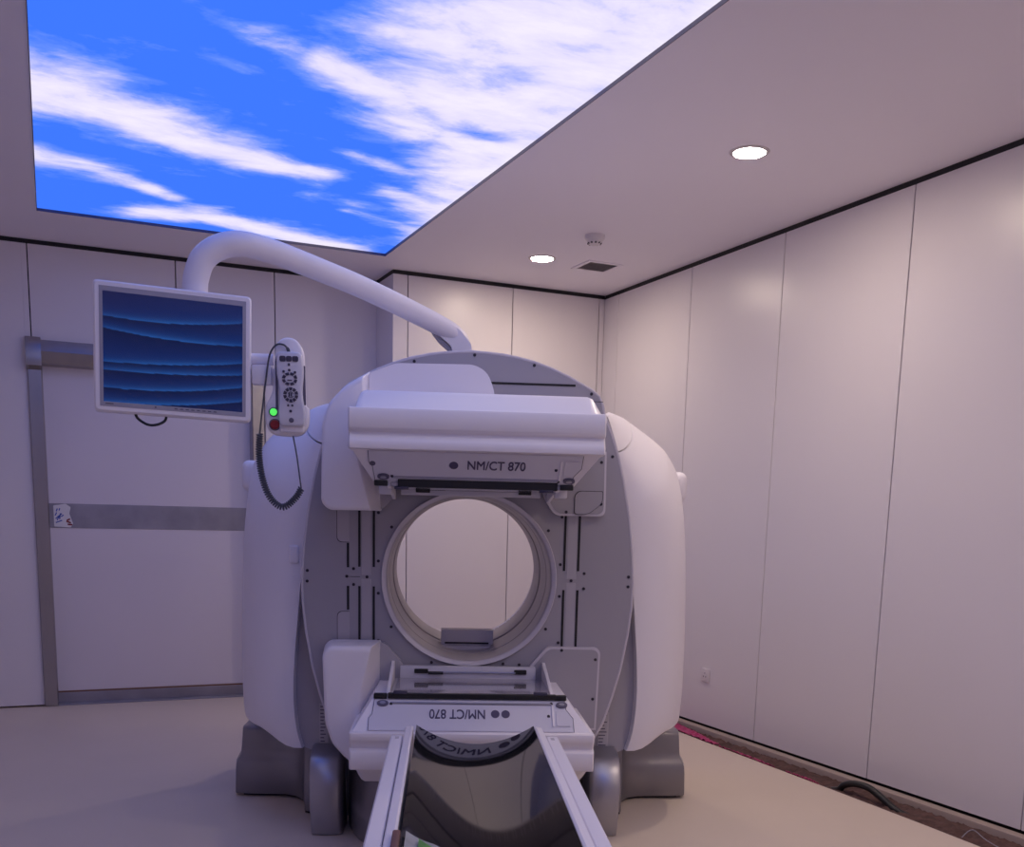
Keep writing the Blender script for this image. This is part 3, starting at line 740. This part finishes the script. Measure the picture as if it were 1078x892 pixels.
# ------------------------------------------------------------------ ceiling-high arm and monitor
ao = (0, 0, 0)
path = [(-.960, -.395, 1.83), (-.962, -.395, 1.955), (-.960, -.397, 2.044), (-.952, -.400, 2.085), (-.928, -.400, 2.139), (-.876, -.39, 2.179), (-.81, -.37, 2.197), (-.731, -.31, 2.195), (-.651, -.24, 2.183), (-.557, -.17, 2.163),
        (-.454, -.09, 2.141), (-.349, -.02, 2.111), (-.236, .06, 2.076), (-.135, .12, 2.040), (-.074, .15, 2.010), (-.045, .168, 1.970), (-.04, .17, 1.84)]
sp = smoothpath(path, 5); n_ = len(sp)
arm = obj('monitor_arm', tube(sp, [.0435 - .006 * i / n_ for i in range(n_)], 24), M['white'], sc)
jt = [(-.170, 2.056), (-.155, 2.022), (-.128, 1.996), (-.085, 1.962), (-.078, 1.93), (-.002, 1.93), (-.004, 1.97), (-.05, 2.025), (-.12, 2.062)]
obj('joint_cover', prism(rpoly(jt, .012), .115, .20, bv=.008, seg=3), M['white'], arm, off=ao)
obj('joint_gap', prism(rpoly([(-.166, 2.050), (-.150, 2.018), (-.124, 1.990), (-.083, 1.956), (-.083, 1.93), (-.095, 1.93), (-.100, 1.953), (-.135, 1.982), (-.160, 2.012), (-.178, 2.050)], .004), .125, .19, bv=.003, seg=1), M['grey'], arm, off=ao)
obj('cross_tube', tube([(-.96, -.41, 1.813), (-.696, -.41, 1.813)], .019, 16), M['white'], arm, off=ao)
obj('collar', lathe([(.05, -.02), (.052, 0), (.048, .02)], (-.960, -.395, 1.84), 'z', 24), M['white'], arm, off=ao)
# monitor
mo = thing('monitor', 'white framed flat monitor showing dark blue waves, hanging left of the scanner', 'monitor', W(-1.007, -.511, 1.811))
mo.rotation_euler = (Matrix.Rotation(-MA, 3, 'Z') @ Matrix.Rotation(.270, 3, 'Z') @ Matrix.Rotation(-.035, 3, 'X') @ Matrix.Rotation(.026, 3, 'Y')).to_euler()
Wm, Hm = .25, .2083
def rr_(x0, x1, z0, z1, r): return rpoly([(x0, z0), (x1, z0), (x1, z1), (x0, z1)], r, 6)
def frame_loft(spec, m, name, parent):
    # spec: (inset, y, r)
    return obj(name, loft([[(x, y, z) for x, z in rr_(-Wm + a, Wm - a, -Hm + a, Hm - a, r)] for a, y, r in spec]), m, parent, ang=40)
frame_loft([(.030, .002, .004), (.020, .0, .006), (.006, .0, .014), (.0, .007, .016), (.0, .030, .016), (.010, .040, .016), (.05, .050, .02)], M['white'], 'casing', mo)
b = NB()
def ringframe(o, i, y0, y1):
    (a0, a1, c0, c1), (e0, e1, f0, f1) = o, i
    O = [(a0, c0), (a1, c0), (a1, c1), (a0, c1)]; I = [(e0, f0), (e1, f0), (e1, f1), (e0, f1)]
    return loft([[(x, y0, z) for x, z in O], [(x, y0, z) for x, z in I], [(x, y1, z) for x, z in I], [(x, y1, z) for x, z in O]], ring=True)
obj('bezel', ringframe((-.2315, .2315, -.1905, .1900), (-.2205, .2205, -.176, .174), -.0015, .003), M['bezel'], mo, smooth=False)
# screen image: dark blue swell with brighter crests
lines = [(.22, .232, .16), (.33, .385, .375), (.635, .612, .54), (.71, .70, .65), (.87, .855, .765), (1.0, .985, .90)]
b = NB(); nx, ny = 60, 150
gr = [[b.verts.new((-.2205 + .441 * i / nx, -.0005, .174 - .350 * j / ny)) for i in range(nx + 1)] for j in range(ny + 1)]
for j in range(ny):
    for i in range(nx): face(b, (gr[j][i], gr[j][i + 1], gr[j + 1][i + 1], gr[j + 1][i]))
me = bpy.data.meshes.new('screen'); b.to_mesh(me); b.free()
ca = me.attributes.new('picture', 'FLOAT_COLOR', 'POINT'); dat = []
for v in me.vertices:
    u = (v.co.x + .2205) / .441; q = (.174 - v.co.z) / .350
    def ly(l): return l[0] * (1 - u) * (1 - 2 * u) + l[1] * 4 * u * (1 - u) + l[2] * u * (2 * u - 1)
    ys_ = [-.12] + [ly(l) for l in lines] + [1.15]
    for a_, c_ in zip(ys_, ys_[1:]):
        if a_ <= q <= c_: break
    f_ = (q - a_) / max(c_ - a_, 1e-4)
    near = math.exp(-(c_ - q) / .022) * (.55 + .45 * math.sin(u * 3.1)) if c_ < 1.1 else 0
    base = Vector((.001, .004, .034)) * (1 - f_) + Vector((.0015, .014, .10)) * f_
    top = max(0, 1 - q * 3.2)
    base = base * (1 - top * .55) + Vector((.010, .008, .05)) * top * .5
    col_ = base + Vector((.010, .065, .20)) * near
    dat += [col_.x, col_.y, col_.z, 1]
ca.data.foreach_set('color', dat)
mm = bpy.data.materials.new('lit screen picture'); mm.use_nodes = True; nt = mm.node_tree
bs = nt.nodes['Principled BSDF']; bs.inputs['Base Color'].default_value = (.01, .01, .012, 1); bs.inputs['Roughness'].default_value = .22
a_n = nt.nodes.new('ShaderNodeAttribute'); a_n.attribute_name = 'picture'
nt.links.new(a_n.outputs['Color'], bs.inputs['Emission Color']); bs.inputs['Emission Strength'].default_value = 1.0
me.materials.append(mm)
o = bpy.data.objects.new('screen', me); C.objects.link(o); o.parent = mo
b = NB()
for k in range(8): box(.0 + k * .018, .010 + k * .018, -.003, -.001, -.184, -.181, bm=b)
box(-.062, -.057, -.003, -.001, -.185, -.180, bm=b); box(-.215, -.19, -.003, -.001, -.1835, -.1805, bm=b)
obj('touch_key', b, M['dot'], mo, smooth=False)
obj('rear_mount', lathe([(.07, .045), (.06, .052), (.045, .058), (.0001, .058)], (.03, 0, 0), 'y', 24), M['white'], mo)
obj('cable_loop', tube(smoothpath([(-.125, .03, -.20), (-.115, .015, -.222), (-.085, .005, -.240), (-.055, .005, -.238), (-.030, .015, -.222), (-.025, .03, -.20)], 5), .0045, 8), M['rubber'], mo, label='black cable loop below the screen')

# remote holder, hanging at the right of the monitor
HY = -.45
ho = (.64, -HY, -1.70)
hb = mthing('controller_holder', 'white moulded wall cradle with green and red buttons beside the monitor', 'holder', (-.64, HY, 1.70))
hb['label'] = 'white moulded cradle with green and red buttons between monitor and scanner'
ol = rpoly([(-.684, 1.860), (-.655, 1.884), (-.615, 1.880), (-.590, 1.842), (-.585, 1.66), (-.574, 1.650), (-.574, 1.600), (-.590, 1.565), (-.625, 1.553), (-.70, 1.558), (-.721, 1.590), (-.725, 1.645), (-.693, 1.705), (-.688, 1.80)], [.02, .025, .02, .03, .004, .006, .02, .02, .02, .02, .03, .03, .03, .03], 6)
cxh, czh = -.645, 1.70
def shrink(pts, d_): 
    out_ = []
    for i in range(len(pts)):
        a_ = Vector(pts[i - 1]); c_ = Vector(pts[(i + 1) % len(pts)]); t_ = (c_ - a_)
        if t_.length < 1e-7: out_.append(pts[i]); continue
        t_.normalize(); nrm_ = Vector((-t_.y, t_.x))
        q_ = Vector(pts[i]) - nrm_ * d_ if False else Vector(pts[i])
        v_ = Vector((cxh, czh)) - q_
        q_ = q_ + v_.normalized() * d_; out_.append((q_.x, q_.y))
    return out_
obj('cradle', loft([[(x, y, z) for x, z in shrink(ol, s_)] for y, s_ in ((HY + .045, .01), (HY + .035, .0), (HY + .005, .0), (HY - .002, .004), (HY - .004, .009))]), M['white'], hb, off=ho, ang=45)
b = box(-.672, -.588, HY - .016, HY, 1.565, 1.60, .007, 3)
obj('cup_lip', b, M['white'], hb, off=ho)
for nm, x, z, r, m_ in (('green_button', -.692, 1.634, .0120, 'green'), ('stop_button', -.688, 1.592, .0160, 'red')):
    o = obj(nm, lathe([(.0001, -.009), (r * .8, -.009), (r, -.006), (r, .004)], (x, HY - .004, z), 'y', 24), M[m_], hb, off=ho)
    obj('button_collar', lathe([(r + .004, .002), (r + .004, -.004), (r + .0005, -.005), (r + .0005, .002)], (x, HY - .004, z), 'y', 24), M['dot'], hb, off=ho)
obj('bracket', box(-.765, -.700, HY - .0, HY + .04, 1.725, 1.790, .004), M['white'], hb, off=ho)
obj('bracket', box(-.700, -.66, HY + .036, HY + .06, 1.66, 1.785, .004), M['white'], hb, off=ho)
for pts in ([(-.700, 1.64), (-.690, 1.70), (-.684, 1.70), (-.682, 1.64)],):
    pass
obj('side_gap', prism(rpoly([(-.6845, 1.64), (-.6845, 1.80), (-.680, 1.82), (-.676, 1.82), (-.676, 1.64)], .002), HY - .0055, HY), M['dot'], hb, off=ho)
obj('side_gap', prism(rpoly([(-.590, 1.66), (-.594, 1.72), (-.589, 1.79), (-.584, 1.79), (-.582, 1.66)], .002), HY - .0055, HY), M['dot'], hb, off=ho)
# hand controller
RY = HY - .012
hc = mthing('hand_controller', 'slim grey hand controller with dark key rings resting in the cradle', 'remote control', (-.63, RY, 1.70))
ro = (.63, -RY, -1.70)
bodyp = rpoly([(-.676, 1.832), (-.594, 1.832), (-.586, 1.77), (-.593, 1.70), (-.582, 1.62), (-.586, 1.586), (-.668, 1.586), (-.672, 1.62), (-.668, 1.70), (-.678, 1.77)], [.016, .016, .02, .03, .02, .012, .012, .02, .03, .02], 5)
cxh, czh = -.63, 1.71
obj('body', loft([[(x, y, z) for x, z in shrink(bodyp, s_)] for y, s_ in ((RY + .010, .004), (RY + .006, 0), (RY - .012, 0), (RY - .018, .003), (RY - .020, .007))]), M['white2'], hc, off=ro, ang=45)
def key(x, z, w_, h_): 
    obj('key', prism(rpoly([(x - w_, z - h_), (x + w_, z - h_), (x + w_, z + h_), (x - w_, z + h_)], min(w_, h_) * .7, 4), RY - .0225, RY - .019), M['plastic_dk'], hc, off=ro)
for x, w_ in ((-.655, .0105), (-.634, .0095), (-.613, .0105)): key(x, 1.808, w_, .009)
for x, z, r in ((-.634, 1.789, .004), (-.633, 1.771, .004), (-.652, 1.766, .004), (-.614, 1.764, .004), (-.638, 1.655, .0035), (-.624, 1.655, .0035), (-.630, 1.636, .0045)): key(x, z, r, r)
def keyring(cx_, cz_, r0, r1, n, asp=1.0):
    for k in range(n):
        a0 = 2 * PI * (k + .12) / n; a1 = 2 * PI * (k + .88) / n
        pts = [(cx_ + asp * r1 * math.cos(a0 + (a1 - a0) * j / 4), cz_ + r1 * math.sin(a0 + (a1 - a0) * j / 4)) for j in range(5)] + [(cx_ + asp * r0 * math.cos(a1 - (a1 - a0) * j / 4), cz_ + r0 * math.sin(a1 - (a1 - a0) * j / 4)) for j in range(5)]
        obj('key', prism(pts, RY - .0225, RY - .019), M['plastic_dk'], hc, off=ro)
keyring(-.632, 1.742, .013, .0215, 8, 1.2); keyring(-.629, 1.690, .0145, .0250, 10)
keyring(-.629, 1.690, .0085, .0105, 2)
key(-.632, 1.738, .008, .0018)
key(-.634, 1.690, .0022, .006); key(-.627, 1.690, .0022, .006)
b = lathe([(.0001, -.003), (.006, -.003), (.0085, -.001), (.0085, .002)], (-.628, RY - .0195, 1.606), 'y', 20)
obj('round_key', b, M['dot'], hc, off=ro)
def rs(v): return v
cp = smoothpath([(-.636, RY, 1.826), (-.640, RY - .002, 1.842), (-.655, RY - .002, 1.856), (-.680, RY, 1.854), (-.702, RY + .002, 1.820), (-.716, RY + .004, 1.740), (-.727, RY + .004, 1.66), (-.735, RY + .004, 1.60), (-.740, RY + .004, 1.560)], 6)
obj('cord', tube(cp, [.0055 if i < 8 else .0032 for i in range(len(cp))], 8), M['cord'], hc, off=ro)
# coiled part
cc = smoothpath([(-.740, RY + .004, 1.560), (-.743, RY + .004, 1.485), (-.733, RY + .004, 1.410), (-.708, RY + .004, 1.345), (-.665, RY + .002, 1.313), (-.622, RY, 1.343), (-.600, RY, 1.378)], 60)
turns = 46; R_ = .0095; pts = []
N_ = turns * 8
L_ = [0]
for a_, c_ in zip(cc, cc[1:]): L_.append(L_[-1] + (c_ - a_).length)
def atlen(s_):
    import bisect
    i = min(max(bisect.bisect(L_, s_) - 1, 0), len(cc) - 2)
    u = (s_ - L_[i]) / max(L_[i + 1] - L_[i], 1e-9)
    return cc[i].lerp(cc[i + 1], u), (cc[i + 1] - cc[i]).normalized()
for k in range(N_ + 1):
    p_, t_ = atlen(L_[-1] * k / N_)
    s1 = t_.cross(Vector((0, 1, 0))).normalized(); s2 = Vector((0, 1, 0))
    a_ = 2 * PI * k / 8
    pts.append(p_ + (s1 * math.cos(a_) + s2 * math.sin(a_)) * R_)
obj('coiled_cord', tube(pts, .0031, 6), M['cord'], hc, off=ro)
obj('cord', tube(smoothpath([(-.600, RY, 1.378), (-.606, RY + .006, 1.42), (-.616, RY + .014, 1.49), (-.628, RY + .016, 1.556)], 5), .0026, 8), M['cord'], hc, off=ro)

# ------------------------------------------------------------------ patient table
tb = mthing('patient_table', 'narrow patient table with white side rails and glossy black concave top', 'patient table', (.007, -2.0, 0))
to = (-.007, 2.0, 0)
YF, YE = -.790, -2.95
ZR = .575
for s in (-1, 1):
    def X(v): return .009 + s * v
    r1 = [(X(.268), ZR - .10), (X(.281), ZR - .085), (X(.281), ZR - .010), (X(.275), ZR), (X(.250), ZR + .001), (X(.242), ZR), (X(.239), ZR - .004), (X(.239), ZR - .10)]
    obj('outer_rail', prism(r1, YF, YE), M['white'], tb, off=to, ang=30)
    r2 = [(X(.235), ZR - .10), (X(.235), ZR + .004), (X(.231), ZR + .010), (X(.213), ZR + .013), (X(.207), ZR + .010), (X(.205), ZR - .10)]
    obj('inner_rail', prism(r2, YF + .10, YE), M['white'], tb, off=to, ang=30)
    obj('rail_channel', box(*sorted((X(.2355), X(.2385))), YE, YF + .02, ZR - .10, ZR - .015), M['rubber'], tb, off=to)
    obj('end_label', box(*sorted((X(.250), X(.262))), YF - .05, YF - .02, ZR + .0005, ZR + .0015), M['label'], tb, off=to)
# concave pallet
n = 28; half_w = .203; sag = .066; PC = .014; PZ = .581
def arc(off_, y):
    out_ = []
    for k in range(n + 1):
        u = -1 + 2 * k / n; out_.append((PC + half_w * u, y, PZ - sag * (1 - u * u) - off_))
    return out_
secs = [arc(0, y) + arc(.014, y)[::-1] for y in (-.640, -.650, -1.2, -1.6, -2.0, YE)]
obj('tabletop', loft(secs), M['pallet'], tb, off=to, ang=50)
obj('undercarriage', box(-.18, .194, YE, -.95, .38, .50, .01), M['base'], tb, off=to)
obj('pedestal', box(-.16, .174, -2.85, -1.75, .0, .39, .04, 4), M['base'], tb, off=to)
# packet on the table
pk = mthing('plastic_packet', 'clear plastic packet with green print lying on the near end of the table', 'packet', (-.04, -1.92, .54))
po = (.04, 1.92, -.54)
def wavy(x0, x1, y0, y1, zf, skew, nx=14, ny=8):
    b = NB(); V = [[b.verts.new((x0 + (x1 - x0) * i / nx, y0 + (y1 - y0) * j / ny - skew * i / nx, zf(i / nx, j / ny))) for i in range(nx + 1)] for j in range(ny + 1)]
    for j in range(ny):
        for i in range(nx): face(b, (V[j][i], V[j][i + 1], V[j + 1][i + 1], V[j + 1][i]))
    b2 = b
    r_ = bmesh.ops.extrude_face_region(b2, geom=b2.faces[:])
    bmesh.ops.translate(b2, verts=[g for g in r_['geom'] if isinstance(g, bmesh.types.BMVert)], vec=(0, 0, .003))
    return b2
zc = lambda x: PZ - sag * (1 - ((x - PC) / half_w) ** 2)
def zf(u, v):
    x = -.178 + .22 * u; return zc(x) + .008 + .006 * noise.noise((u * 5, v * 5, 1))
obj('wrapper', wavy(-.178, .042, -2.02, -1.850, zf, .02), M['film'], pk, off=po)
obj('printed_label', wavy(-.148, -.085, -2.00, -1.880, lambda u, v: zc(-.150 + .08 * u) + .015 + .003 * noise.noise((u * 4, v * 4, 2)), .012), M['green_print'], pk, off=po)
obj('clip', box(-.206, -.188, -2.02, -1.895, .585, .602, .004), M['brown'], pk, off=po)
